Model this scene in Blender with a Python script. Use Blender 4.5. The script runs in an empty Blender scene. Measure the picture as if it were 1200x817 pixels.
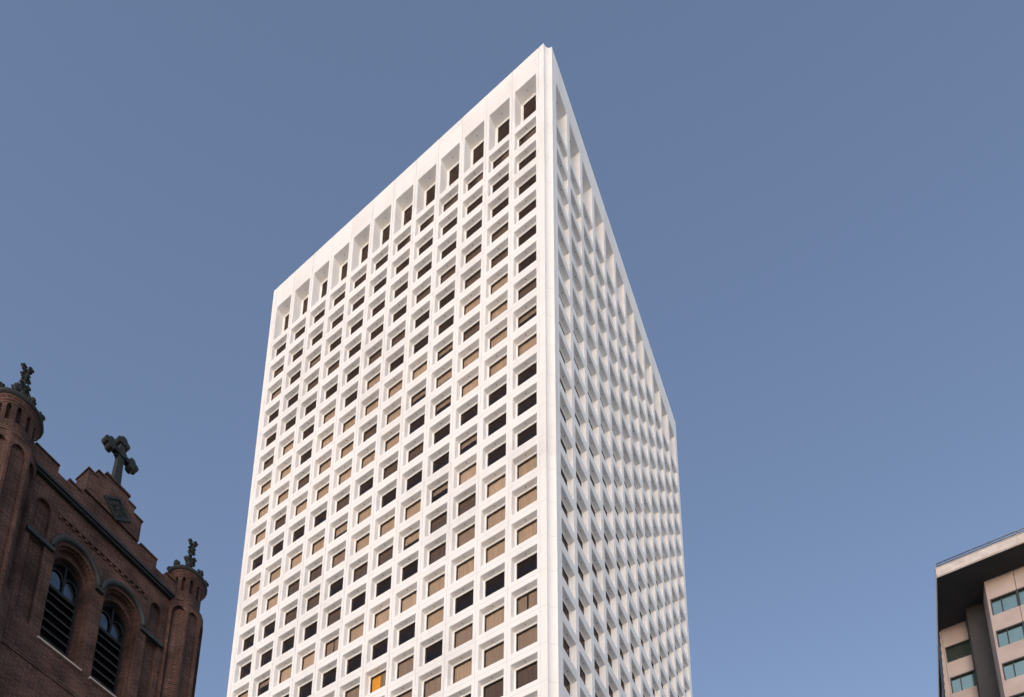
import bpy, bmesh, math, random
from mathutils import Vector, Matrix
random.seed(7)
sc = bpy.context.scene
COL = sc.collection
R = math.radians

# ------------------------------------------------------------------ helpers
def props(o, label=None, cat=None, kind=None, group=None):
    if label: o['label'] = label
    if cat: o['category'] = cat
    if kind: o['kind'] = kind
    if group: o['group'] = group
    return o

def empty(name, loc, rz=0.0):
    o = bpy.data.objects.new(name, None)
    COL.objects.link(o)
    o.location = loc
    o.rotation_euler = (0, 0, rz)
    o.empty_display_size = 0.5
    return o

class MB:
    """collects shapes, builds ONE mesh object"""
    def __init__(self):
        self.v = []; self.f = []; self.m = []; self.sm = []
    def face(self, pts, mi=0, smooth=False):
        n = len(self.v)
        self.v += [tuple(p) for p in pts]
        self.f.append(tuple(range(n, n + len(pts)))); self.m.append(mi); self.sm.append(smooth)
    def box(self, x0, x1, y0, y1, z0, z1, mi=0):
        p = [(x0,y0,z0),(x1,y0,z0),(x1,y1,z0),(x0,y1,z0),(x0,y0,z1),(x1,y0,z1),(x1,y1,z1),(x0,y1,z1)]
        for q in ((3,2,1,0),(4,5,6,7),(0,1,5,4),(1,2,6,5),(2,3,7,6),(3,0,4,7)):
            self.face([p[i] for i in q], mi)
    def prism(self, poly, a, b, fn, mi=0):
        """poly 2D, extruded from a to b; fn(px,py,t)->xyz"""
        A = [fn(x, y, a) for x, y in poly]; B = [fn(x, y, b) for x, y in poly]
        n = len(poly)
        self.face(A[::-1], mi); self.face(B, mi)
        for i in range(n):
            j = (i + 1) % n
            self.face([A[i], A[j], B[j], B[i]], mi)
    def lathe(self, prof, cx, cy, n=24, mi=0, ph=0.0, smooth=True, caps=True):
        rings = []
        for r, z in prof:
            rings.append([(cx + r*math.cos(ph + 2*math.pi*i/n), cy + r*math.sin(ph + 2*math.pi*i/n), z) for i in range(n)])
        for a, b in zip(rings, rings[1:]):
            for i in range(n):
                j = (i + 1) % n
                self.face([a[i], a[j], b[j], b[i]], mi, smooth)
        if caps:
            self.face(rings[0][::-1], mi); self.face(rings[-1], mi)
    def tube(self, pts, r, n=8, mi=0):
        pts = [Vector(p) for p in pts]
        rings = []
        for i, p in enumerate(pts):
            d = (pts[min(i+1, len(pts)-1)] - pts[max(i-1, 0)]).normalized()
            up = Vector((0,0,1)) if abs(d.z) < .9 else Vector((1,0,0))
            a = d.cross(up).normalized(); b = d.cross(a)
            rr = r[i] if isinstance(r, (list, tuple)) else r
            rings.append([p + a*rr*math.cos(2*math.pi*k/n) + b*rr*math.sin(2*math.pi*k/n) for k in range(n)])
        for a, b in zip(rings, rings[1:]):
            for k in range(n):
                j = (k+1) % n
                self.face([a[k], a[j], b[j], b[k]], mi, True)
        self.face(rings[0][::-1], mi); self.face(rings[-1], mi)
    def plate(self, outer, holes, fn, mi=0):
        """flat plate with holes (2D loops) mapped through fn(px,py)->xyz"""
        bm = bmesh.new(); es = []
        for lp in [outer] + holes:
            vs = [bm.verts.new((x, y, 0)) for x, y in lp]
            es += [bm.edges.new((vs[i], vs[(i+1) % len(vs)])) for i in range(len(vs))]
        bmesh.ops.triangle_fill(bm, use_beauty=True, edges=es)
        for f in bm.faces:
            self.face([fn(v.co.x, v.co.y) for v in f.verts], mi)
        bm.free()
    def band(self, la, lb, mi=0, smooth=False, closed=True):
        n = len(la)
        for i in range(n if closed else n - 1):
            j = (i + 1) % n
            self.face([la[i], la[j], lb[j], lb[i]], mi, smooth)
    def mesh(self, name, mats, merge=True):
        me = bpy.data.meshes.new(name)
        me.from_pydata(self.v, [], self.f)
        for m in mats: me.materials.append(m)
        for p, mi, s in zip(me.polygons, self.m, self.sm):
            p.material_index = mi; p.use_smooth = s
        if merge:
            bm = bmesh.new(); bm.from_mesh(me)
            bmesh.ops.remove_doubles(bm, verts=bm.verts, dist=0.0004)
            bmesh.ops.recalc_face_normals(bm, faces=bm.faces)
            bm.to_mesh(me); bm.free()
        uv = me.uv_layers.new(name='box')
        for p in me.polygons:
            n = p.normal
            for li in p.loop_indices:
                c = me.vertices[me.loops[li].vertex_index].co
                if abs(n.z) > 0.75: q = (c.x, c.y)
                elif abs(n.x) > abs(n.y): q = (c.y, c.z)
                else: q = (c.x, c.z)
                uv.data[li].uv = q
        me.update()
        return me
    def build(self, name, mats, parent=None, loc=(0,0,0), rz=0.0, merge=True):
        if not isinstance(mats, (list, tuple)): mats = [mats]
        return link(name, self.mesh(name, mats, merge), parent, loc, rz)

def link(name, me, parent=None, loc=(0,0,0), rz=0.0):
    o = bpy.data.objects.new(name, me)
    COL.objects.link(o)
    o.location = loc; o.rotation_euler = (0, 0, rz)
    if parent: o.parent = parent
    return o

# ------------------------------------------------------------------ materials
def mat(name):
    m = bpy.data.materials.new(name); m.use_nodes = True
    nt = m.node_tree
    return m, nt, nt.nodes['Principled BSDF']

def noise_mat(name, c1, c2, rough=.7, scale=1.5, bump=0.0, bscale=30, coord='Object', metallic=0, spec=.5, detail=5, stretch=None):
    m, nt, b = mat(name)
    tc = nt.nodes.new('ShaderNodeTexCoord')
    src = tc.outputs[coord]
    if stretch:
        mp = nt.nodes.new('ShaderNodeMapping'); mp.inputs['Scale'].default_value = stretch
        nt.links.new(src, mp.inputs[0]); src = mp.outputs[0]
    n = nt.nodes.new('ShaderNodeTexNoise'); n.inputs['Scale'].default_value = scale; n.inputs['Detail'].default_value = detail
    nt.links.new(src, n.inputs['Vector'])
    r = nt.nodes.new('ShaderNodeValToRGB')
    r.color_ramp.elements[0].position = .3; r.color_ramp.elements[1].position = .7
    r.color_ramp.elements[0].color = (*c1, 1); r.color_ramp.elements[1].color = (*c2, 1)
    nt.links.new(n.outputs[0], r.inputs[0]); nt.links.new(r.outputs[0], b.inputs['Base Color'])
    b.inputs['Roughness'].default_value = rough; b.inputs['Metallic'].default_value = metallic
    b.inputs['Specular IOR Level'].default_value = spec
    if bump:
        n2 = nt.nodes.new('ShaderNodeTexNoise'); n2.inputs['Scale'].default_value = bscale; n2.inputs['Detail'].default_value = 6
        nt.links.new(tc.outputs['Object'], n2.inputs['Vector'])
        bp = nt.nodes.new('ShaderNodeBump'); bp.inputs['Strength'].default_value = bump; bp.inputs['Distance'].default_value = .02
        nt.links.new(n2.outputs[0], bp.inputs['Height']); nt.links.new(bp.outputs[0], b.inputs['Normal'])
    return m

def precast_mat():
    """white painted precast: faint tone change from panel to panel, rain streaks, fine grain"""
    m, nt, b = mat('white_precast')
    N = nt.nodes.new; L = nt.links.new
    tc = N('ShaderNodeTexCoord')
    mp = N('ShaderNodeMapping'); mp.inputs['Scale'].default_value = (1.1, 1.1, .16)
    L(tc.outputs['Object'], mp.inputs[0])
    st = N('ShaderNodeTexNoise'); st.inputs['Scale'].default_value = 1.0; st.inputs['Detail'].default_value = 6
    L(mp.outputs[0], st.inputs['Vector'])
    big = N('ShaderNodeTexNoise'); big.inputs['Scale'].default_value = .12; big.inputs['Detail'].default_value = 3
    L(tc.outputs['Object'], big.inputs['Vector'])
    sn = N('ShaderNodeVectorMath'); sn.operation = 'SNAP'; sn.inputs[1].default_value = (3.3, 3.3, 3.93)
    L(tc.outputs['Object'], sn.inputs[0])
    wn = N('ShaderNodeTexWhiteNoise'); L(sn.outputs[0], wn.inputs['Vector'])
    a = N('ShaderNodeMath'); a.operation = 'MULTIPLY_ADD'; a.inputs[1].default_value = .60; L(st.outputs[0], a.inputs[0]); L(big.outputs[0], a.inputs[2])
    c = N('ShaderNodeMath'); c.operation = 'MULTIPLY_ADD'; c.inputs[1].default_value = .30; L(wn.outputs[0], c.inputs[0]); L(a.outputs[0], c.inputs[2])
    r = N('ShaderNodeValToRGB')
    r.color_ramp.elements[0].position = .45; r.color_ramp.elements[0].color = (.735, .730, .724, 1)
    r.color_ramp.elements[1].position = .98; r.color_ramp.elements[1].color = (.88, .88, .878, 1)
    L(c.outputs[0], r.inputs[0])
    sx = N('ShaderNodeSeparateXYZ'); L(tc.outputs['Object'], sx.inputs[0])
    zo = N('ShaderNodeMath'); zo.operation = 'SUBTRACT'; zo.inputs[1].default_value = 142.6103 - 3.3*(3.3973+.87+.16) - 40*3.928782; L(sx.outputs[2], zo.inputs[0])
    zd = N('ShaderNodeMath'); zd.operation = 'DIVIDE'; zd.inputs[1].default_value = 3.928782; L(zo.outputs[0], zd.inputs[0])
    zf = N('ShaderNodeMath'); zf.operation = 'FRACT'; L(zd.outputs[0], zf.inputs[0])
    zl = N('ShaderNodeMath'); zl.operation = 'LESS_THAN'; zl.inputs[1].default_value = .010; L(zf.outputs[0], zl.inputs[0])
    jm = N('ShaderNodeMix'); jm.data_type = 'RGBA'; jm.inputs[7].default_value = (.64,.62,.60,1)
    L(zl.outputs[0], jm.inputs[0]); L(r.outputs[0], jm.inputs[6]); L(jm.outputs[2], b.inputs['Base Color'])
    b.inputs['Roughness'].default_value = .62; b.inputs['Specular IOR Level'].default_value = .3
    g = N('ShaderNodeTexNoise'); g.inputs['Scale'].default_value = 9; g.inputs['Detail'].default_value = 8
    L(tc.outputs['Object'], g.inputs['Vector'])
    bp = N('ShaderNodeBump'); bp.inputs['Strength'].default_value = .12; bp.inputs['Distance'].default_value = .03
    L(g.outputs[0], bp.inputs['Height']); L(bp.outputs[0], b.inputs['Normal'])
    return m

def brick_mat():
    m, nt, b = mat('old_red_brick')
    N = nt.nodes.new; L = nt.links.new
    uv = N('ShaderNodeUVMap'); uv.uv_map = 'box'
    br = N('ShaderNodeTexBrick'); br.inputs['Scale'].default_value = 1.0
    br.inputs['Brick Width'].default_value = .22; br.inputs['Row Height'].default_value = .075
    br.inputs['Mortar Size'].default_value = .008; br.inputs['Mortar Smooth'].default_value = .2
    br.inputs['Color1'].default_value = (.128, .060, .048, 1); br.inputs['Color2'].default_value = (.060, .030, .026, 1)
    br.inputs['Mortar'].default_value = (.165, .125, .108, 1); br.inputs['Bias'].default_value = -.1
    L(uv.outputs[0], br.inputs['Vector'])
    tc = N('ShaderNodeTexCoord')
    n = N('ShaderNodeTexNoise'); n.inputs['Scale'].default_value = 1.3; n.inputs['Detail'].default_value = 8
    L(tc.outputs['Object'], n.inputs['Vector'])
    rp = N('ShaderNodeValToRGB'); rp.color_ramp.elements[0].position = .32; rp.color_ramp.elements[1].position = .72
    rp.color_ramp.elements[0].color = (.42, .41, .42, 1); rp.color_ramp.elements[1].color = (1.12, 1.10, 1.08, 1)
    L(n.outputs[0], rp.inputs[0])
    mx = N('ShaderNodeMix'); mx.data_type = 'RGBA'; mx.blend_type = 'MULTIPLY'; mx.inputs[0].default_value = 1
    L(br.outputs[0], mx.inputs[6]); L(rp.outputs[0], mx.inputs[7])
    # pale lime spots and salt bloom on odd bricks
    sp = N('ShaderNodeTexNoise'); sp.inputs['Scale'].default_value = 7.5; sp.inputs['Detail'].default_value = 3
    L(tc.outputs['Object'], sp.inputs['Vector'])
    sr = N('ShaderNodeValToRGB'); sr.color_ramp.elements[0].position = .66; sr.color_ramp.elements[1].position = .74
    L(sp.outputs[0], sr.inputs[0])
    ml = N('ShaderNodeMath'); ml.operation = 'MULTIPLY'; ml.inputs[1].default_value = .5; L(sr.outputs[0], ml.inputs[0])
    m2 = N('ShaderNodeMix'); m2.data_type = 'RGBA'; m2.inputs[7].default_value = (.20, .155, .135, 1)
    L(ml.outputs[0], m2.inputs[0]); L(mx.outputs[2], m2.inputs[6])
    L(m2.outputs[2], b.inputs['Base Color'])
    b.inputs['Roughness'].default_value = .9; b.inputs['Specular IOR Level'].default_value = .2
    bp = N('ShaderNodeBump'); bp.inputs['Strength'].default_value = .6; bp.inputs['Distance'].default_value = .012
    iv = N('ShaderNodeMath'); iv.operation = 'SUBTRACT'; iv.inputs[0].default_value = 1; L(br.outputs[1], iv.inputs[1])
    L(iv.outputs[0], bp.inputs['Height']); L(bp.outputs[0], b.inputs['Normal'])
    return m

def pane_mat(name, tint=(.82,.8,.78), f0=.05):
    """thin window glass: clear with a fresnel reflection of the real sky"""
    m, nt, b = mat(name)
    nt.nodes.remove(b)
    N = nt.nodes.new; L = nt.links.new
    out = nt.nodes['Material Output']
    t = N('ShaderNodeBsdfTransparent'); t.inputs[0].default_value = (*tint, 1)
    g = N('ShaderNodeBsdfGlossy'); g.inputs['Roughness'].default_value = .02; g.inputs[0].default_value = (.80,.58,.50,1)
    fr = N('ShaderNodeFresnel'); fr.inputs[0].default_value = 1.5
    mx = N('ShaderNodeMixShader')
    L(fr.outputs[0], mx.inputs[0]); L(t.outputs[0], mx.inputs[1]); L(g.outputs[0], mx.inputs[2])
    L(mx.outputs[0], out.inputs[0])
    return m

def curtain_mat(name, c):
    m, nt, b = mat(name)
    N = nt.nodes.new; L = nt.links.new
    tc = N('ShaderNodeTexCoord')
    mp = N('ShaderNodeMapping'); mp.inputs['Scale'].default_value = (5, 5, .15)
    L(tc.outputs['Object'], mp.inputs[0])
    n = N('ShaderNodeTexNoise'); n.inputs['Scale'].default_value = 1.6; n.inputs['Detail'].default_value = 4
    oi = N('ShaderNodeObjectInfo'); 
    ad = N('ShaderNodeVectorMath'); ad.operation = 'ADD'; L(mp.outputs[0], ad.inputs[0])
    sc_ = N('ShaderNodeMath'); sc_.operation = 'MULTIPLY'; sc_.inputs[1].default_value = 60; L(oi.outputs['Random'], sc_.inputs[0])
    L(sc_.outputs[0], ad.inputs[1]); L(ad.outputs[0], n.inputs['Vector'])
    r = N('ShaderNodeValToRGB'); r.color_ramp.elements[0].position = .3; r.color_ramp.elements[1].position = .7
    r.color_ramp.elements[0].color = (c[0]*.86, c[1]*.85, c[2]*.84, 1); r.color_ramp.elements[1].color = (c[0]*1.12, c[1]*1.1, c[2]*1.08, 1)
    L(n.outputs[0], r.inputs[0]); L(r.outputs[0], b.inputs['Base Color'])
    b.inputs['Roughness'].default_value = .9; b.inputs['Specular IOR Level'].default_value = .1
    bp = N('ShaderNodeBump'); bp.inputs['Strength'].default_value = .25; bp.inputs['Distance'].default_value = .05
    L(n.outputs[0], bp.inputs['Height']); L(bp.outputs[0], b.inputs['Normal'])
    return m

WHITE = precast_mat()
BRICK = brick_mat()
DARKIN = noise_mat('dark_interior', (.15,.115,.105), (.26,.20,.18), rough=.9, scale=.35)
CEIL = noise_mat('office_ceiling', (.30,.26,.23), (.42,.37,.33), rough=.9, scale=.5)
DOT = noise_mat('soffit_fitting', (.10,.09,.085), (.16,.15,.14), rough=.6, scale=4)
BRONZE = noise_mat('bronze_frame', (.028,.022,.02), (.045,.036,.032), rough=.45, scale=3)
PANE = pane_mat('window_pane')
CURT = {
    'tan': curtain_mat('tan_curtain', (.60,.52,.42)),
    'brown': curtain_mat('brown_curtain', (.42,.36,.305)),
    'taupe': curtain_mat('taupe_curtain', (.17,.135,.115)),
    'beige': curtain_mat('beige_curtain', (.68,.60,.50)),
    'orange': curtain_mat('orange_curtain', (1.0,.60,.06)),
}
COPPER = noise_mat('weathered_copper', (.009,.011,.012), (.020,.026,.027), rough=.8, scale=3.5, bump=.3, bscale=20)
VERDI = noise_mat('verdigris_lead', (.015,.015,.017), (.034,.043,.042), rough=.65, scale=1.7, bump=.3, bscale=18)
STONE = noise_mat('sill_stone', (.36,.28,.24), (.46,.37,.32), rough=.85, scale=5, bump=.3, bscale=25)
LOUVRE = noise_mat('dark_louvre', (.006,.006,.007), (.014,.014,.016), rough=.7, scale=4)
SLATLIP = noise_mat('slat_edge', (.07,.065,.062), (.11,.10,.095), rough=.8, scale=6)
PANEL = noise_mat('beige_concrete_panel', (.385,.31,.287), (.48,.395,.37), rough=.8, scale=.5, bump=.2, bscale=14, detail=8)
FASCIA = noise_mat('pale_concrete', (.50,.435,.405), (.68,.63,.60), rough=.8, scale=1.3, bump=.2, bscale=10, detail=8)
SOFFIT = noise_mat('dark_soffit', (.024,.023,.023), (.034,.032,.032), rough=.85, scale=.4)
PILLAR = noise_mat('charcoal_pillar', (.024,.023,.027), (.036,.034,.039), rough=.7, scale=.6, bump=.2, bscale=12)
RAIL = noise_mat('galvanised_rail', (.20,.21,.24), (.30,.31,.34), rough=.4, scale=4, metallic=.6)
DARKFRAME = noise_mat('black_window_frame', (.018,.018,.02), (.03,.03,.032), rough=.5, scale=3)

def teal_glass():
    m, nt, b = mat('teal_reflective_glass')
    N = nt.nodes.new; L = nt.links.new
    tc = N('ShaderNodeTexCoord'); n = N('ShaderNodeTexNoise'); n.inputs['Scale'].default_value = .6
    L(tc.outputs['Object'], n.inputs['Vector'])
    r = N('ShaderNodeValToRGB'); r.color_ramp.elements[0].color = (.22,.31,.26,1); r.color_ramp.elements[1].color = (.36,.48,.41,1)
    L(n.outputs[0], r.inputs[0]); L(r.outputs[0], b.inputs['Base Color'])
    b.inputs['Metallic'].default_value = .9; b.inputs['Roughness'].default_value = .12
    return m
TEAL = teal_glass()
def sky_glass():
    m, nt, b = mat('belfry_glass')
    N = nt.nodes.new; L = nt.links.new
    tc = N('ShaderNodeTexCoord'); n = N('ShaderNodeTexNoise'); n.inputs['Scale'].default_value = 3
    L(tc.outputs['Object'], n.inputs['Vector'])
    r = N('ShaderNodeValToRGB'); r.color_ramp.elements[0].color = (.07,.085,.095,1); r.color_ramp.elements[1].color = (.22,.245,.26,1)
    L(n.outputs[0], r.inputs[0]); L(r.outputs[0], b.inputs['Base Color'])
    b.inputs['Metallic'].default_value = 1; b.inputs['Roughness'].default_value = .15
    return m
SKYGLASS = sky_glass()
ASPHALT = noise_mat('asphalt', (.045,.045,.047), (.065,.064,.063), rough=.9, scale=.8, bump=.3, bscale=30)
GROUND = noise_mat('city_paving', (.46,.41,.35), (.55,.49,.42), rough=.9, scale=.15, bump=.2, bscale=8)
PAVE = noise_mat('sidewalk_concrete', (.30,.29,.275), (.38,.37,.35), rough=.9, scale=.7, bump=.2, bscale=14)
PAINT = noise_mat('road_paint', (.6,.6,.58), (.75,.75,.72), rough=.8, scale=3)

# ------------------------------------------------------------------ camera (solved from the vanishing points)
B = 3.3                                   # one facade bay, metres
CAM_F, CAM_CX, CAM_CY = 933.8368, 600.0, 1374.709
yaw, pit, rol = 0.5281555, 1.8241128, 0.0061481
camp = Vector((7.2214328*B, -14.3373752*B, 1.6))
cd = bpy.data.cameras.new('camera'); cam = bpy.data.objects.new('camera', cd); COL.objects.link(cam)
Mrot = Matrix.Rotation(yaw, 4, 'Z') @ Matrix.Rotation(pit, 4, 'X') @ Matrix.Rotation(rol, 4, 'Z')
cam.matrix_world = Matrix.Translation(camp) @ Mrot
cd.sensor_width = 36; cd.lens = CAM_F/1200*36
cd.shift_x = 0.0; cd.shift_y = (CAM_CY - 408.5)/1200
cd.clip_start = .3; cd.clip_end = 20000
sc.camera = cam
Minv = Mrot.to_3x3().inverted()
def project(P):
    q = Minv @ (Vector(P) - camp)
    return CAM_CX + CAM_F*q.x/-q.z, CAM_CY - CAM_F*q.y/-q.z

# ------------------------------------------------------------------ white office tower
H = 42.7304*B + 1.6
S = 12.782                                # side in bays
NCOL, NROW = 12, 33
U0, U1 = .486, 1.296                      # opening edges in a bay, from the corner
ZT0, ZT1 = -1.221, -3.138                 # tall top openings
Z1, DR, OH = -3.3973, 1.19054, .87        # first row top, storey, opening height
D_REG, D_TALL = .15, .33
NOTCH = .2
LIPW, LIPH = .088, .085
LIPWT, LIPHT = .150, .170
hs = S*B/2
tower = empty('office_tower', (-hs, hs, 0))
props(tower, 'tall white concrete office tower with a deep grid of square window recesses', 'office tower')

def rowtop(k): return Z1 - (k - 1)*DR     # k = 1..NROW
ZBOT = -(H)/B
def facade_mesh():
    mb = MB()
    P = lambda u, d, z: (hs - u*B, -hs + d*B, H + z*B)   # local to tower centre, facing -y
    def front(u0, u1, z0, z1): mb.face([P(u0,0,z0),P(u1,0,z0),P(u1,0,z1),P(u0,0,z1)])
    GW = .010; GD = .020
    zb = ZBOT
    # vertical piers between openings, each with its open joint
    edges = [(NOTCH, U0)] + [(U1 + k, U0 + k + 1) for k in range(NCOL - 1)] + [(U1 + NCOL - 1, S - NOTCH)]
    for i, (a, b) in enumerate(edges):
        g = .391 + i
        front(a, g-GW, 0, zb); front(g+GW, b, 0, zb)
        mb.face([P(g-GW,0,0),P(g-GW,GD,0),P(g-GW,GD,zb),P(g-GW,0,zb)])
        mb.face([P(g+GW,0,0),P(g+GW,GD,0),P(g+GW,GD,zb),P(g+GW,0,zb)])
        mb.face([P(g-GW,GD,0),P(g+GW,GD,0),P(g+GW,GD,zb),P(g-GW,GD,zb)])
    rows = [(ZT0, ZT1, D_TALL, LIPWT, LIPHT)] + [(rowtop(k), rowtop(k)-OH, D_REG, LIPW, LIPH) for k in range(1, NROW+1)]
    for c in range(NCOL):
        a, b = U0 + c, U1 + c
        zprev = 0
        for (zt, z0, d, lw, lh) in rows:
            front(a, b, zprev, zt)
            zprev = z0
            ch = .012                                       # eased arris at the mouth
            def ring(u0, u1, t, bt, dd): return [P(u0,dd,t), P(u1,dd,t), P(u1,dd,bt), P(u0,dd,bt)]
            r0 = ring(a, b, zt, z0, 0)
            r1 = ring(a+ch, b-ch, zt-ch, z0+ch, ch)
            r2 = ring(a+lw*.42, b-lw*.42, zt-lh*.52, z0+lh*.5, d-.008)   # splayed reveal
            r3 = ring(a+lw, b-lw, zt-lh, z0+lh*.8, d)                    # flat lip round the pane
            r4 = ring(a+lw, b-lw, zt-lh, z0+lh*.8, d+.05)
            for x, y in ((r0,r1),(r1,r2),(r2,r3),(r3,r4)): mb.band(x, y)
            # small round fitting under the soffit
            cu, cdp = (a+b)/2, d*.5
            slope = (lh*.52-ch)/(d-.008-ch); zz0 = zt - ch - slope*(cdp-ch) - .0015
            mb.face([P(cu+.015*math.cos(t*math.pi/4), cdp+.015*math.sin(t*math.pi/4), zz0 - slope*.015*math.sin(t*math.pi/4)) for t in range(8)], 1)
        front(a, b, zprev, zb)
    return mb
fm = facade_mesh().mesh('facade', [WHITE, DOT])
for q in range(4):
    link('facade', fm, tower, (0,0,0), q*math.pi/2)
# concave re-entrant corner shafts
mb = MB()
n = 14; arc = []
for i in range(n+1):
    th = math.pi/2*i/n
    arc.append((hs - NOTCH*B*math.cos(th), -hs + NOTCH*B*math.sin(th)))
mb.band([(x,y,H) for x,y in arc], [(x,y,0) for x,y in arc], closed=False, smooth=True)
cm = mb.mesh('corner_shaft', [WHITE])
for q in range(4): link('corner_shaft', cm, tower, (0,0,0), q*math.pi/2)
# roof: coping ring and deck inside
def roof_poly(inset):
    pts = []
    base = [(hs - NOTCH*B*math.cos(math.pi/2*i/n), -hs + NOTCH*B*math.sin(math.pi/2*i/n)) for i in range(n+1)]
    for q in range(4):
        c, s = round(math.cos(q*math.pi/2)), round(math.sin(q*math.pi/2))
        pts += [(c*x - s*y, s*x + c*y) for x, y in base]
    k = (hs - inset)/hs
    return [(x*k, y*k) for x, y in pts]
mb = MB()
o_, i_ = roof_poly(0), roof_poly(.6)
mb.band([(x,y,H) for x,y in o_], [(x,y,H) for x,y in i_])
mb.band([(x,y,H) for x,y in i_], [(x,y,H-1.2) for x,y in i_])
mb.build('parapet_coping', WHITE, tower)
mb = MB(); mb.face([(x,y,H-1.2) for x,y in i_]); mb.build('roof_deck', GROUND, tower)
mb = MB(); mb.box(-9, 9, -8, 8, H-1.19, H+1.0); mb.build('plant_room', FASCIA, tower)
# dark rooms behind the panes
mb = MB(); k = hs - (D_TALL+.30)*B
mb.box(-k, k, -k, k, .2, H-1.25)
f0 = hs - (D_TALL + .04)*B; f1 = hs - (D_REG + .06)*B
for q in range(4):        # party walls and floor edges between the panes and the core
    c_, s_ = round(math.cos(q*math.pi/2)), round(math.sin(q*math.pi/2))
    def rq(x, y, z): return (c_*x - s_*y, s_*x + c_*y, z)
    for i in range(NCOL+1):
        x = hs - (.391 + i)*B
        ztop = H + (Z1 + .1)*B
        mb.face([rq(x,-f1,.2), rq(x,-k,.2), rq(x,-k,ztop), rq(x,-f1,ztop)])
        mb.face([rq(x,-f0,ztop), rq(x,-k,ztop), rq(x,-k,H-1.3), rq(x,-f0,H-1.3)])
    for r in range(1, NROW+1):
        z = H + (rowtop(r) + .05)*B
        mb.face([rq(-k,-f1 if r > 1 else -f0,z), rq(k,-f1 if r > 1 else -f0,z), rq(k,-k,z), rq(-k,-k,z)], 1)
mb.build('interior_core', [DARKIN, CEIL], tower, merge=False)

# --- windows.  One letter per window of the left facade, nearest-corner column first, top storey first
# what hangs behind each pane: one row of numbers per column from the near corner, top storey first
# 0 nothing, 1 taupe, 2 brown, 3 tan, 4 beige, 5 tan half down, 6 short brown blind, 7 tan most of the way, 8 parted, 9 orange
PAT = [
 [0,0,0,0,0,0,0,1,6,3,0,0,0,3,3,3,0,8,2,1],
 [0,0,0,0,1,1,5,3,3,3,0,0,0,4,7,3,0,3,2,1],
 [0,0,0,0,1,1,3,1,3,4,0,6,4,1,2,3,0,2,3,0],
 [0,1,0,0,1,0,0,6,5,6,0,0,6,1,1,3,3,0,2,2],
 [0,0,0,0,1,0,0,4,6,0,1,0,7,5,0,4,0,2,2,2],
 [0,0,0,0,0,1,0,3,7,3,1,0,3,1,0,4,0,9,2,2],
 [0,0,0,0,0,1,5,3,1,3,0,3,3,1,0,3,0,2,0,2],
 [0,0,0,0,0,0,0,3,3,4,1,5,2,0,1,8,0,3,0,2],
 [0,0,0,0,1,0,5,4,3,3,0,3,1,1,0,4,0,2,3,0],
 [0,0,0,6,1,0,0,0,1,4,0,4,1,1,0,4,0,3,2,0],
 [0,0,0,0,0,0,4,4,3,1,0,7,4,0,0,6,0,2,0,3],
 [0,0,1,2,0,0,1,3,4,4,0,4,3,0,0,3,0,0,2,0],
]
def code(col, row):
    if row < len(PAT[col]): return PAT[col][row]
    return random.choice((0,0,0,0,1,2,3))

def win_meshes(w, h, tag_):
    mb = MB(); t = .055
    mb.box(-w/2, -w/2+t, 0, .07, -h, 0); mb.box(w/2-t, w/2, 0, .07, -h, 0)
    mb.box(-w/2+t, w/2-t, 0, .07, -t, 0); mb.box(-w/2+t, w/2-t, 0, .07, -h, -h+t)
    f = mb.mesh('window', [BRONZE])
    mb = MB(); mb.face([(-w/2+t,.03,-h+t),(w/2-t,.03,-h+t),(w/2-t,.03,-t),(-w/2+t,.03,-t)])
    p = mb.mesh('pane', [PANE], merge=False)
    return f, p
def curtain_mesh(w, h, key, x0=0., x1=1., z1=1., split=False):
    """hanging curtain with real folds"""
    mb = MB(); ww = w - .12; N = 22
    xs = [-ww/2 + ww*(x0 + (x1-x0)*i/N) for i in range(N+1)]
    ys = [.15 + .022*math.sin(i*1.9) + .012*math.sin(i*.7+1) for i in range(N+1)]
    top = [(x,y,-.03) for x,y in zip(xs,ys)]; bot = [(x,y,-.03-(h-.06)*z1) for x,y in zip(xs,ys)]
    if split:
        k = N//2 + 1
        mb.band(top[:k-1], bot[:k-1], closed=False, smooth=True); mb.band(top[k:], bot[k:], closed=False, smooth=True)
    else:
        mb.band(top, bot, closed=False, smooth=True)
    return mb.mesh('curtain', [CURT[key]])
WREG = ((U1-U0-2*LIPW)*B, (OH-1.8*LIPH)*B)
WTAL = ((U1-U0-2*LIPWT)*B, (ZT0-ZT1-1.8*LIPHT)*B)
meshes = {'reg': win_meshes(*WREG, 'reg'), 'tall': win_meshes(*WTAL, 'tall')}
CURTM = {}
def curtains_for(c):
    """list of curtain meshes behind one regular pane"""
    if c in CURTM: return CURTM[c]
    w, h = WREG
    r = [[], [('taupe',0,1,1,False)], [('brown',0,1,1,False)], [('tan',0,1,1,False)], [('beige',0,1,1,False)],
         [('tan',0,1,.40,False)], [('brown',0,1,.24,False)], [('tan',0,1,.62,False)], [('brown',0,1,1,True)],
         [('orange',0,.55,1,False), ('brown',.56,1,1,False)]][c]
    CURTM[c] = [curtain_mesh(w, h, *a) for a in r]
    return CURTM[c]

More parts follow.
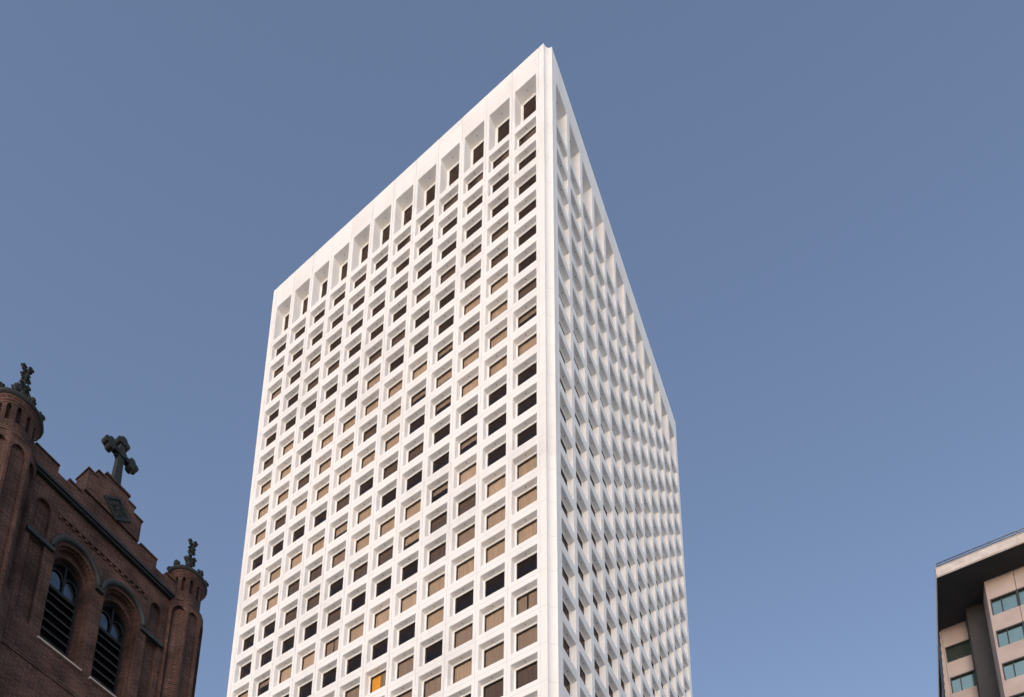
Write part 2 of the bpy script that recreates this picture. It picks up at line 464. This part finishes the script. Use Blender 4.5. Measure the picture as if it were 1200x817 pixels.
cands = []
for face in (0, 1):
    for c in range(NCOL):
        for r in range(0, NROW+1):
            zt, z0, d, lw, lh = (ZT0, ZT1, D_TALL, LIPWT, LIPHT) if r == 0 else (rowtop(r), rowtop(r)-OH, D_REG, LIPW, LIPH)
            ua, ub = U0 + c + lw, U1 + c - lw
            d2 = d + .02
            uc = (ua + ub)/2
            if face == 0:
                loc = (hs - uc*B, -hs + d2*B, H + (zt-lh)*B); rz = 0.0
                wp = lambda u, z: (-u*B, d2*B, H + z*B)
            else:
                loc = (hs - d2*B, -hs + uc*B, H + (zt-lh)*B); rz = math.pi/2
                wp = lambda u, z: (-d2*B, u*B, H + z*B)
            q = [project(wp(u, z)) for u, z in ((ua,zt-lh),(ub,zt-lh),(ub,z0+lh),(ua,z0+lh))]
            area = abs(sum(q[i][0]*q[(i+1)%4][1] - q[(i+1)%4][0]*q[i][1] for i in range(4)))/2
            inside = all(0 <= x <= 1200 and 0 <= y <= 817 for x, y in q)
            if face == 1 or r == 0: area *= .3          # mostly hidden behind their jambs
            cd_ = code(c, r) if face == 0 else (0 if r == 0 else random.choice((0,0,0,0,1)))
            cands.append((area if inside else 0, face, c, r, loc, rz, cd_))
cands.sort(key=lambda t: -t[0])
LBL = {9: 'window with a bright orange curtain across its left half', 8: 'window with a brown curtain parted in the middle',
       5: 'window with a tan curtain drawn halfway down', 7: 'window with a tan curtain drawn most of the way down', 6: 'window with a short brown blind at the top'}
rest = MB(); rest_mats = [BRONZE, PANE] + list(CURT.values()); ckeys = list(CURT.keys())
def add_mesh(mb, me, loc, rz, mi):
    c_, s_ = math.cos(rz), math.sin(rz)
    for p in me.polygons:
        pts = [me.vertices[v].co for v in p.vertices]
        mb.face([(loc[0]+c_*a.x-s_*a.y, loc[1]+s_*a.x+c_*a.y, loc[2]+a.z) for a in pts], mi, p.use_smooth)
for i, (area, face, c, r, loc, rz, cd_) in enumerate(cands):
    f, p = meshes['tall' if r == 0 else 'reg']
    cur = [] if r == 0 else curtains_for(cd_)
    if i < 100:
        w = link('window', f, tower, loc, rz)
        if cd_ in LBL: w['label'] = LBL[cd_]
        link('pane', p, w)
        for cm_ in cur: link('curtain', cm_, w)
    else:
        add_mesh(rest, f, loc, rz, 0); add_mesh(rest, p, loc, rz, 1)
        for cm_ in cur:
            key = cm_.materials[0].name
            mi = 2 + [CURT[k].name for k in ckeys].index(key)
            add_mesh(rest, cm_, loc, rz, mi)
for q in (2, 3):          # the two far sides
    c_, s_ = round(math.cos(q*math.pi/2)), round(math.sin(q*math.pi/2))
    for (area, face, c, r, loc, rz, cd_) in cands:
        if face == 0:
            l2 = (c_*loc[0]-s_*loc[1], s_*loc[0]+c_*loc[1], loc[2])
            f, p = meshes['tall' if r == 0 else 'reg']
            add_mesh(rest, f, l2, q*math.pi/2, 0); add_mesh(rest, p, l2, q*math.pi/2, 1)
ro = rest.build('window', rest_mats, tower, merge=False)
ro['kind'] = 'stuff'
# ------------------------------------------------------------------ brick church tower
XC = camp.x - 20.0; YC = -37.52
church = empty('church_tower', (XC, YC, 0))
props(church, 'dark red brick church bell tower with two louvred arched windows and corner turrets', 'church tower')
# local: x = out of the facade (towards +x), y = along the facade, z up
def arch(cx, hw, z0, zs, n=14, rise=1.0):
    """loop: rectangle with a rounded head"""
    pts = [(cx-hw, z0), (cx+hw, z0)]
    for i in range(n+1):
        a = math.pi*i/n
        pts.append((cx + hw*math.cos(a), zs + rise*hw*math.sin(a)))
    return pts
HW = 2.96; PD = .16; PC = 2.80; AP = .62
WCX = .745
wins = [arch(s*WCX, .57, 21.15, 24.12, rise=1.12) for s in (-1, 1)]
wins_in = [arch(s*WCX, .455, 21.22, 24.0, rise=1.18) for s in (-1, 1)]
blinds = [arch(s*1.80, .20, 21.3, 25.22, rise=1.3) for s in (-1, 1)]
mb = MB()
W2 = 2.4
fn = lambda d: (lambda y, z: (d, y, z))
mb.plate([(-W2, 20.2), (W2, 20.2), (W2, 26.05), (-W2, 26.05)], wins + blinds, fn(0))
for o2, i2 in zip(wins, wins_in):
    A = [(0,y,z) for y,z in o2]; A1 = [(-.10,y,z) for y,z in o2]
    mid = [((y-(WCX if y>0 else -WCX))*.90+(WCX if y>0 else -WCX), z-.03 if z>23 else z+.02) for y,z in o2]
    A2 = [(-.10,y,z) for y,z in mid]; A3 = [(-.26,y,z) for y,z in mid]
    A4 = [(-.26,y,z) for y,z in i2]; A5 = [(-.62,y,z) for y,z in i2]
    for a, b in ((A,A1),(A1,A2),(A2,A3),(A3,A4),(A4,A5)): mb.band(a, b)
for b2 in blinds:
    A = [(0,y,z) for y,z in b2]; A1 = [(-.13,y,z) for y,z in b2]
    mb.band(A, A1); mb.face(A1)
# wall head above the panel zone, thicker base below the string course, parapet back
mb.face([(0,-W2,20.2),(0,W2,20.2),(.10,W2,20.05),(.10,-W2,20.05)])
mb.face([(.10,-W2,20.05),(.10,W2,20.05),(.10,W2,0),(.10,-W2,0)])
for q in (1, 2, 3):       # the other three sides, plain
    c_, s_ = round(math.cos(q*math.pi/2)), round(math.sin(q*math.pi/2))
    cx_ = -HW
    def rot_(x, y): x -= cx_; return (c_*x - s_*y + cx_, s_*x + c_*y)
    a = rot_(0, -W2); b = rot_(0, W2)
    mb.face([(*a,0),(*b,0),(*b,27.0),(*a,27.0)])
mb.face([(-.12,-W2,26.5),(-.12,W2,26.5),(-HW*2,W2,26.5),(-HW*2,-W2,26.5)])
mb.build('wall', BRICK, church)
# stepped parapet
mb = MB()
px = lambda y, z, t: (t, y, z)
par = [(-2.35,26.30),(2.35,26.30),(2.35,26.88),(1.92,26.88),(1.92,26.74),(1.58,26.74),(1.58,27.02),(.95,27.02),(.95,26.98),(-.95,26.98),(-.95,26.84),(-1.32,26.84),(-1.32,26.74),(-1.62,26.74),(-1.62,26.95),(-2.35,26.95)]
mb.prism(par, -.42, 0.0, px)
for a, b, z in ((-2.3,-1.62,26.95),(.97,1.58,27.02),(1.92,2.3,26.88),(-1.32,-.95,26.84)):
    mb.box(-.46, .04, a, b, z, z+.05)
mb.build('parapet', BRICK, church)
# central stepped gable with corner gablets
mb = MB()
gp = [(-.88,26.99),(.88,26.99),(.88,27.78),(.60,27.78),(.60,28.03),(.37,28.03),(.37,28.20),(-.37,28.20),(-.37,28.03),(-.60,28.03),(-.60,27.78),(-.88,27.78)]
mb.prism(gp, -.55, .07, px)
for s in (-1, 1):
    for (yc, hw_, z0, h_) in ((s*.77, .145, 27.58, .26),):
        for xx in (-.48, .0):
            pass
        base = [(-.57,yc-hw_,z0),(.09,yc-hw_,z0),(.09,yc+hw_,z0),(-.57,yc+hw_,z0)]
        rid = [(-.24,yc,z0+h_)]
        pass
    mb.box(-.58, .10, min(s*.60,s*.91), max(s*.60,s*.91), 27.78, 27.83)
    mb.box(-.58, .10, min(s*.37,s*.63), max(s*.37,s*.63), 28.03, 28.08)
mb.box(-.60, .12, -.40, .40, 28.20, 28.27)
mb.build('gable', BRICK, church)
# diamond plaque on the gable
mb = MB()
dm = [(.08,26.90),(.53,27.34),(.08,27.80),(-.37,27.34)]
dmi = [(.08,27.00),(.43,27.34),(.08,27.70),(-.27,27.34)]
A=[(.07,y,z) for y,z in dm]; A1=[(.13,y,z) for y,z in dm]; A2=[(.13,y,z) for y,z in dmi]; A3=[(.095,y,z) for y,z in dmi]
for a,b in ((A,A1),(A1,A2),(A2,A3)): mb.band(a,b)
mb.face(A3)
pq = mb.build('plaque', COPPER, church)
mb = MB()
for k in range(8):
    a = k*math.pi/4; r1 = .20 if k % 2 else .27
    mb.tube([(.10, .08+.05*math.cos(a), 27.34+.05*math.sin(a)), (.118, .08+r1*.6*math.cos(a+.3), 27.34+r1*.6*math.sin(a+.3)), (.10, .08+r1*math.cos(a), 27.34+r1*math.sin(a))], .018, 6)
mb.lathe([(.001,27.30),(.05,27.32),(.05,27.36),(.001,27.38)], .105, .08, 10)
mb.build('relief', VERDI, pq)
# cornice under the parapet
mb = MB()
mb.box(-.10, .13, -2.24, 2.24, 26.05, 26.12); mb.box(-.10, .19, -2.24, 2.24, 26.12, 26.22)
mb.box(-.10, .12, -2.24, 2.24, 26.22, 26.30)
mb.build('cornice', COPPER, church)
mb = MB()
mb.box(-.08, .06, -1.42, 1.42, 25.40, 25.50); 
for k in range(15):
    y = -1.36 + k*.194
    mb.box(-.08, .045, y-.04, y+.04, 25.30, 25.398)
mb.build('corbel_course', BRICK, church)
mb = MB()
mb.box(-.05, .13, -W2, W2, 20.06, 20.19)
mb.build('string_course', BRICK, church)
# hood moulds: one continuous moulding per window with level label stops
for s in (-1, 1):
    cx_ = s*WCX
    ns = 18
    inner, outer = [], []
    zs = 24.16
    ro_, ri_ = .745, .625
    for i in range(ns+1):
        a = math.pi*i/ns
        inner.append((cx_ + ri_*math.cos(a), zs + ri_*1.13*math.sin(a)))
        outer.append((cx_ + ro_*math.cos(a), zs + ro_*1.13*math.sin(a)))
    mb = MB()
    F = lambda p, d: (d, p[0], p[1])
    i0=[F(p,-.02) for p in inner]; i1=[F(p,.09) for p in inner]; m1=[F(((a[0]+b[0])/2,(a[1]+b[1])/2),.15) for a,b in zip(inner,outer)]
    o1=[F(p,.11) for p in outer]; o0=[F(p,-.02) for p in outer]
    for a,b in ((i0,i1),(i1,m1),(m1,o1),(o1,o0)): mb.band(a,b,closed=False,smooth=True)
    mb.face([i0[0],i1[0],m1[0],o1[0],o0[0]]); mb.face([i0[-1],i1[-1],m1[-1],o1[-1],o0[-1]])
    e = s*(WCX + ro_)
    ya, yb = sorted((s*(WCX+ri_), s*2.12))
    mb.box(-.02, .10, ya, yb, 24.02, 24.155)
    if s < 0: mb.box(-.02, .12, -(WCX-ri_), WCX-ri_, 24.06, 24.20)
    mb.build('hood_mould', VERDI, church)
# belfry windows
for s in (-1, 1):
    cx_ = s*WCX
    mb = MB()
    lp = arch(cx_, .455, 21.22, 24.0, rise=1.18); li = arch(cx_, .40, 21.28, 24.0, rise=1.17)
    A=[(-.46,y,z) for y,z in lp]; A1=[(-.46,y,z) for y,z in li]; A2=[(-.56,y,z) for y,z in li]
    mb.band(A,A1); mb.band(A1,A2)
    mb.box(-.55,-.44,cx_-.40,cx_+.40,23.40,23.50)
    mb.box(-.55,-.45,cx_-.025,cx_+.025,23.50,24.46)
    # small tracery arcs over the two lights
    for k in (-1, 1):
        mb.tube([(-.50, cx_+k*.21+.19*math.cos(math.pi*i/8), 23.86+.30*math.sin(math.pi*i/8)) for i in range(9)], .03, 6)
    win = mb.build('belfry_window', LOUVRE, church)
    mb = MB(); mb.plate(arch(cx_, .43, 23.45, 24.0, rise=1.17), [], fn(-.535)); mb.build('pane', SKYGLASS, win)
    for k in range(7):
        z = 21.34 + k*.315
        mb = MB()
        mb.face([(-.46,cx_-.40,z),(-.46,cx_+.40,z),(-.66,cx_+.40,z+.27),(-.66,cx_-.40,z+.27)])
        mb.face([(-.46,cx_-.40,z),(-.46,cx_+.40,z),(-.46,cx_+.40,z-.024),(-.46,cx_-.40,z-.024)], 1)
        mb.face([(-.46,cx_-.40,z-.024),(-.46,cx_+.40,z-.024),(-.66,cx_+.40,z+.246),(-.66,cx_-.40,z+.246)])
        mb.build('louvre', [LOUVRE, SLATLIP], win)
    mb = MB(); mb.box(-.70,-.67,cx_-.46,cx_+.46,21.2,24.6); mb.build('backing', LOUVRE, win)
    mb = MB(); mb.prism([(-.46,21.03),(.08,21.03),(.08,21.09),(-.46,21.20)], cx_-.62, cx_+.62, lambda a,b,t: (a,t,b)); mb.build('sill', STONE, church)
# corner piers and turrets
def octo(r_ap, ph=math.pi/8): return r_ap/math.cos(math.pi/8)
def pier(loc, panels):
    mb = MB(); Rr = octo(AP)
    pts = [(Rr*math.cos(math.pi/8+k*math.pi/4), Rr*math.sin(math.pi/8+k*math.pi/4)) for k in range(8)]
    for k in range(8):
        a = pts[k]; b = pts[(k+1)%8]
        def f_(t, z, ins=0.0, a=a, b=b):
            nx, ny = (a[0]+b[0])/2/AP, (a[1]+b[1])/2/AP
            return (a[0]+(b[0]-a[0])*t - nx*ins, a[1]+(b[1]-a[1])*t - ny*ins, z)
        L_ = AP*.8284
        if panels:
            hw_ = .195/L_
            lp = [(.5-hw_, 21.6), (.5+hw_, 21.6)] + [(.5+hw_*math.cos(math.pi*i/10), 25.55 + .30*math.sin(math.pi*i/10)) for i in range(11)]
            mb.plate([(0,18),(1,18),(1,26.06),(0,26.06)], [lp], lambda t, z: f_(t, z))
            A=[f_(t,z) for t,z in lp]; A1=[f_(t,z,.10) for t,z in lp]
            mb.band(A,A1); mb.face(A1)
            mb.face([f_(0,0),f_(1,0),f_(1,18),f_(0,18)])
        else:
            mb.face([f_(0,0),f_(1,0),f_(1,26.06),f_(0,26.06)])
    mb.face([(x,y,26.06) for x,y in pts])
    return mb
pier_me = pier(None, True).mesh('corner_pier', [BRICK])
# turret drum with arcade slots
def drum_mesh():
    mb = MB(); r = .485; ns = 12
    z0, z1 = 26.14, 27.40
    for k in range(ns):
        a0 = 2*math.pi*k/ns; a1 = 2*math.pi*(k+1)/ns
        f_ = lambda t, z, ins=0.0: ((r-ins)*math.cos(a0+(a1-a0)*t), (r-ins)*math.sin(a0+(a1-a0)*t), z)
        lp = [(.27,26.62),(.73,26.62)] + [(.5+.23*math.cos(math.pi*i/6), 27.10+.10*math.sin(math.pi*i/6)) for i in range(7)]
        mb.plate([(0,z0),(1,z0),(1,z1),(0,z1)], [lp], lambda t,z: f_(t,z))
        A=[f_(t,z) for t,z in lp]; A1=[f_(t,z,.10) for t,z in lp]
        mb.band(A,A1); mb.face(A1)
    mb.lathe([(.64,26.06),(.64,26.11),(.56,26.20),(.485,26.26)], 0, 0, 24)
    mb.lathe([(.487,27.20),(.53,27.25),(.53,27.30),(.58,27.36),(.58,27.42)], 0, 0, 24, caps=False)
    return mb.mesh('turret', [BRICK])
drum_me = drum_mesh()
mb = MB(); mb.lathe([(.54,27.38),(.62,27.41),(.645,27.47),(.63,27.53),(.56,27.56),(.42,27.64),(.24,27.74),(.12,27.80),(.0,27.81)], 0, 0, 28, caps=False)
cap_me = mb.mesh('turret_cap', [COPPER])
# finial: stem with two knops of leaf crockets
mb = MB()
mb.lathe([(.12,27.74),(.09,27.88),(.13,27.97),(.13,28.03),(.06,28.10),(.05,28.30),(.11,28.38),(.12,28.45),(.08,28.52),(.04,28.58),(.035,28.80),(.085,28.86),(.085,28.92),(.04,28.98),(.025,29.10),(.0,29.12)], 0, 0, 14, caps=False)
def leaf(mb, a, r, z, s):
    ca, sa = math.cos(a), math.sin(a)
    pts = [(.04,-.10),(.10,-.06),(.17,.0),(.20,.07),(.17,.13),(.11,.12),(.12,.07)]
    mb.tube([((p[0]*s+r)*ca, (p[0]*s+r)*sa, z+p[1]*s) for p in pts], [.035*s,.055*s,.075*s,.085*s,.08*s,.06*s,.03*s], 7)
for k in range(5): leaf(mb, k*2*math.pi/5+.5, .0, 28.44, .78)
for k in range(4): leaf(mb, k*math.pi/2+.2, -.02, 28.88, .66)
for k in range(3): leaf(mb, k*2*math.pi/3+.6, -.04, 29.17, .80)
fin_me = mb.mesh('finial', [COPPER])
mb = MB()
leafpts = [((0,0,-.03),.05),((.01,0,.04),.045),((.03,0,.10),.075),((.02,.02,.15),.06),((.0,.0,.19),.025)]
mb.tube([p for p,_ in leafpts], [r for _,r in leafpts], 8)
mb.tube([(0,0,.02),(.0,.07,.07),(.0,.09,.12),(.0,.06,.14)], [.03,.045,.04,.02], 6)
mb.tube([(0,0,.02),(.0,-.07,.07),(.0,-.09,.12),(.0,-.06,.14)], [.03,.045,.04,.02], 6)
crock_me = mb.mesh('crocket', [COPPER])
for sx in (0, 1):
    for s in (-1, 1):
        loc = (-PD - sx*2*(HW-PD), s*PC, 0)
        link('corner_pier', pier_me, church, loc)
        tu = link('turret', drum_me, church, loc)
        link('turret_cap', cap_me, tu)
        link('finial', fin_me, tu)
        for k in range(9):
            a = k*2*math.pi/9 + .1
            link('crocket', crock_me, tu, (.575*math.cos(a), .575*math.sin(a), 27.56), a)
# the cross on the gable: budded (trefoil) arms on a tapering shaft
mb = MB()
cyx, cz, th = 0.06, 29.79, .10
X0, X1 = -.24-th, -.24+th
def ext(poly, t0=X0, t1=X1): mb.prism(poly, t0, t1, px)
ext([(cyx+y, z) for y, z in ((-.18,28.27),(.18,28.27),(.18,28.36),(.125,28.45),(.085,29.61),(-.085,29.61),(-.125,28.45),(-.18,28.36))])
ext([(-.32,28.272),(.32,28.272),(.30,28.33),(-.30,28.33)], X0-.09, X1+.09)
ext([(cyx-.34,cz-.08),(cyx+.34,cz-.08),(cyx+.34,cz+.08),(cyx-.34,cz+.08)], X0+.003, X1-.003)
ext([(cyx-.083,cz-.2),(cyx+.083,cz-.2),(cyx+.083,cz+.42),(cyx-.083,cz+.42)], X0+.006, X1-.006)
def lobe(cy_, cz_, r, t=0.0):
    ext([(cy_ + r*math.cos(2*math.pi*i/16), cz_ + r*math.sin(2*math.pi*i/16)) for i in range(16)], X0-.02-t, X1+.02+t)
for (ay, az) in ((-1,0),(1,0),(0,1)):
    by, bz = cyx + ay*.35, cz + az*.45
    lobe(by + ay*.11, bz + az*.11, .105, .003)
    lobe(by - az*.105, bz + ay*.105, .098, .006); lobe(by + az*.105, bz - ay*.105, .098, .009)
    lobe(by, bz, .095, .012)
lobe(cyx, cz, .135, .022)
# diagonal cusps in the crook of the arms
for sy in (-1, 1):
    for sz in (-1, 1):
        mb.tube([(-.24, cyx+sy*.07, cz+sz*.07), (-.24, cyx+sy*.17, cz+sz*.17)], [.075,.03], 6)
mb.build('cross', COPPER, church, merge=False)

# ------------------------------------------------------------------ beige concrete building on the right
ang = R(2.0)
bt = empty('concrete_office_block', (-20*math.sin(ang), 20*math.cos(ang), 0), ang)
props(bt, 'beige concrete block with teal windows, dark soffit and flat overhanging roof', 'office block')
# local: x = l along the front, y = depth from the fascia plane, z up
ZS = 72.58
LX0, LX1 = 29.15, 46.0
mb = MB()
mb.box(LX0, LX1, 0, 26, ZS+.02, 73.62)
mb.box(LX0-.06, LX1, -.06, .3, 73.62, 73.68)
for k in range(8):       # open joints in the fascia read as slightly proud panels
    x = LX0 + .03 + k*2.1
    mb.box(x, x+2.06, -.045, 0, ZS+.10, 73.58)
mb.build('roof_slab', FASCIA, bt)
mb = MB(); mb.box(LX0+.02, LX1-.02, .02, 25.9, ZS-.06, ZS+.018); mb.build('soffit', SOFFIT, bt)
mb = MB()
for z in (73.96, 74.25): mb.tube([(LX0+.15,.12,z),(LX1,.12,z)], .055, 6)
for k in range(9): mb.tube([(LX0+.15+k*2.1,.12,73.66),(LX0+.15+k*2.1,.12,74.25)], .045, 6)
mb.tube([(LX0+.15,.12,74.22),(LX0+.15,25,74.22)], .028, 6)
mb.build('railing', RAIL, bt)
FH = 3.6; WT = [70.35 - FH*k for k in range(14)]; WH = 1.85
def clad(name, x0, x1, y, joints, wx0, ret):
    """spandrel panels with recessed ribbon of windows; windows start at wx0"""
    mb = MB()
    zb = 0
    tops = [ZS - .06]
    segs = []
    ztop = ZS - .06
    for zt in WT:
        segs.append((ztop, zt)); ztop = zt - WH
    segs.append((ztop, zb))
    xs = [x0] + [j for j in joints if x0 < j < x1] + [x1]
    for (a, b) in segs:
        for xa, xb in zip(xs, xs[1:]):
            mb.box(xa + (.02 if xa != x0 else 0), xb - (.02 if xb != x1 else 0), y, y+.30, b, a)
    mb.box(x0, wx0, y+.001, y+.299, 0, ZS-.061)          # end pier beside the windows
    mb.box(x0, x1, y+.30, ret, 0, ZS-.061, 0)            # body
    return mb
rv = clad('w', 32.95, LX1-.5, 2.37, [35.2 + 2.12*k for k in range(6)], 33.13, 20).build('front_wall', PANEL, bt)
lv = clad('w', 29.40, 33.6, 6.0, [], 29.49, 20.5).build('recessed_wall', PANEL, bt)
def teal_window(w, mull):
    mb = MB(); t = .06
    mb.box(0, .12, -.02, .20, -WH, 0); mb.box(w-t, w, -.02, .20, -WH, 0)
    mb.box(.12, w-t, -.06, .20, -.13, 0); mb.box(.12, w-t, 0, .20, -WH, -WH+.04)  # head bar made extra deep: its black includes the shadow over the glass
    mb.box(mull-.035, mull+.035, .02, .20, -WH+.04, -.13)
    f = mb.mesh('window', [DARKFRAME])
    mb = MB(); mb.face([(.12,.12,-WH+.04),(w-t,.12,-WH+.04),(w-t,.12,-.13),(.12,.12,-.13)])
    return f, mb.mesh('pane', [TEAL], merge=False)
wa = teal_window(2.06, .86); wb = teal_window(2.11, .86)
for r_ in range(7):
    for k in range(3):
        f, p = wa if k == 0 else wb
        w = link('window', f, rv, (33.131 if k == 0 else 35.2 + 2.12*(k-1), 2.44, WT[r_]-.002))
        link('pane', p, w)
    w = link('window', wa[0], lv, (29.492, 6.07, WT[r_]-.002)); link('pane', wa[1], w)
mb = MB(); mb.box(31.50, 33.02, 4.55, 5.95, 0, ZS-.061); mb.build('pillar', PILLAR, bt)
# battered edge fin down the left side, with small ledges
mb = MB()
fz = lambda z: 29.38 - (ZS - z)*.046
mb.prism([(fz(ZS-.07)-.12, ZS-.07),(29.39, ZS-.07),(29.39, 0),(fz(40)-.12, 0),(fz(40)-.12, 40)], 6.1, 9.0, lambda a,b,t: (a,t,b))
mb.build('edge_fin', PANEL, bt)
mb = MB()
for k in range(34):
    z = ZS - .5 - k*.9
    mb.box(fz(z)-.20, fz(z)-.10, 6.06, 8.9, z-.45, z)
mb.build('edge_louvre', DARKFRAME, bt)

# ------------------------------------------------------------------ ground and streets
mb = MB(); mb.face([(-4000,-4000,0),(4000,-4000,0),(4000,4000,0),(-4000,4000,0)])
props(mb.build('ground', GROUND), 'grey city paving reaching away between the buildings', 'ground', 'structure')
mb = MB(); mb.face([(9,-600,.004),(21,-600,.004),(21,600,.004),(9,600,.004)])
mb.face([(-600,-27,.008),(600,-27,.008),(600,-13,.008),(-600,-13,.008)])
for k in range(-40, 40):
    if not (-28 < k*6+14 < -10): mb.face([(14.9,k*6,.012),(15.1,k*6,.012),(15.1,k*6+3,.012),(14.9,k*6+3,.012)], 1)
    if not (7 < k*6+1.5 < 23): mb.face([(k*6,-20.1,.012),(k*6+3,-20.1,.012),(k*6+3,-19.9,.012),(k*6,-19.9,.012)], 1)
props(mb.build('road', [ASPHALT, PAINT], merge=False), 'asphalt crossing of two city streets', 'road', 'structure')

# ------------------------------------------------------------------ light
EL, AZ = 14.0, 168.0           # sun behind the camera, low, azimuth clockwise from +y
w = bpy.data.worlds.new("World"); sc.world = w; w.use_nodes = True
nt = w.node_tree; bg = nt.nodes['Background']
sk = nt.nodes.new('ShaderNodeTexSky'); sk.sky_type = 'NISHITA'; sk.sun_disc = False
sk.sun_elevation = R(EL); sk.sun_rotation = R(AZ); sk.air_density = 1.0; sk.dust_density = .6; sk.ozone_density = .35
tn = nt.nodes.new('ShaderNodeMix'); tn.data_type = 'RGBA'; tn.blend_type = 'MULTIPLY'; tn.inputs[0].default_value = 1
tn.inputs[7].default_value = (1.02, .968, 1.05, 1)           # the evening sky is a shade more violet
nt.links.new(sk.outputs[0], tn.inputs[6]); nt.links.new(tn.outputs[2], bg.inputs[0]); bg.inputs[1].default_value = .15
sd = bpy.data.lights.new('sun', 'SUN'); sd.energy = .5; sd.angle = R(40); sd.color = (1, .99, .975)
so = bpy.data.objects.new('sun', sd); COL.objects.link(so)
dv = Vector((math.sin(R(AZ))*math.cos(R(EL)), math.cos(R(AZ))*math.cos(R(EL)), math.sin(R(EL))))
so.rotation_euler = dv.to_track_quat('Z', 'Y').to_euler(); so.location = (60, -120, 60)
vs = sc.view_settings
sc.display_settings.display_device = 'sRGB'
vs.view_transform = 'Standard'; vs.look = 'None'; vs.gamma = 1; vs.use_curve_mapping = False
vs.exposure = .60
sc.render.engine = 'CYCLES'
sc.cycles.max_bounces = 8; sc.cycles.diffuse_bounces = 5; sc.cycles.transparent_max_bounces = 8
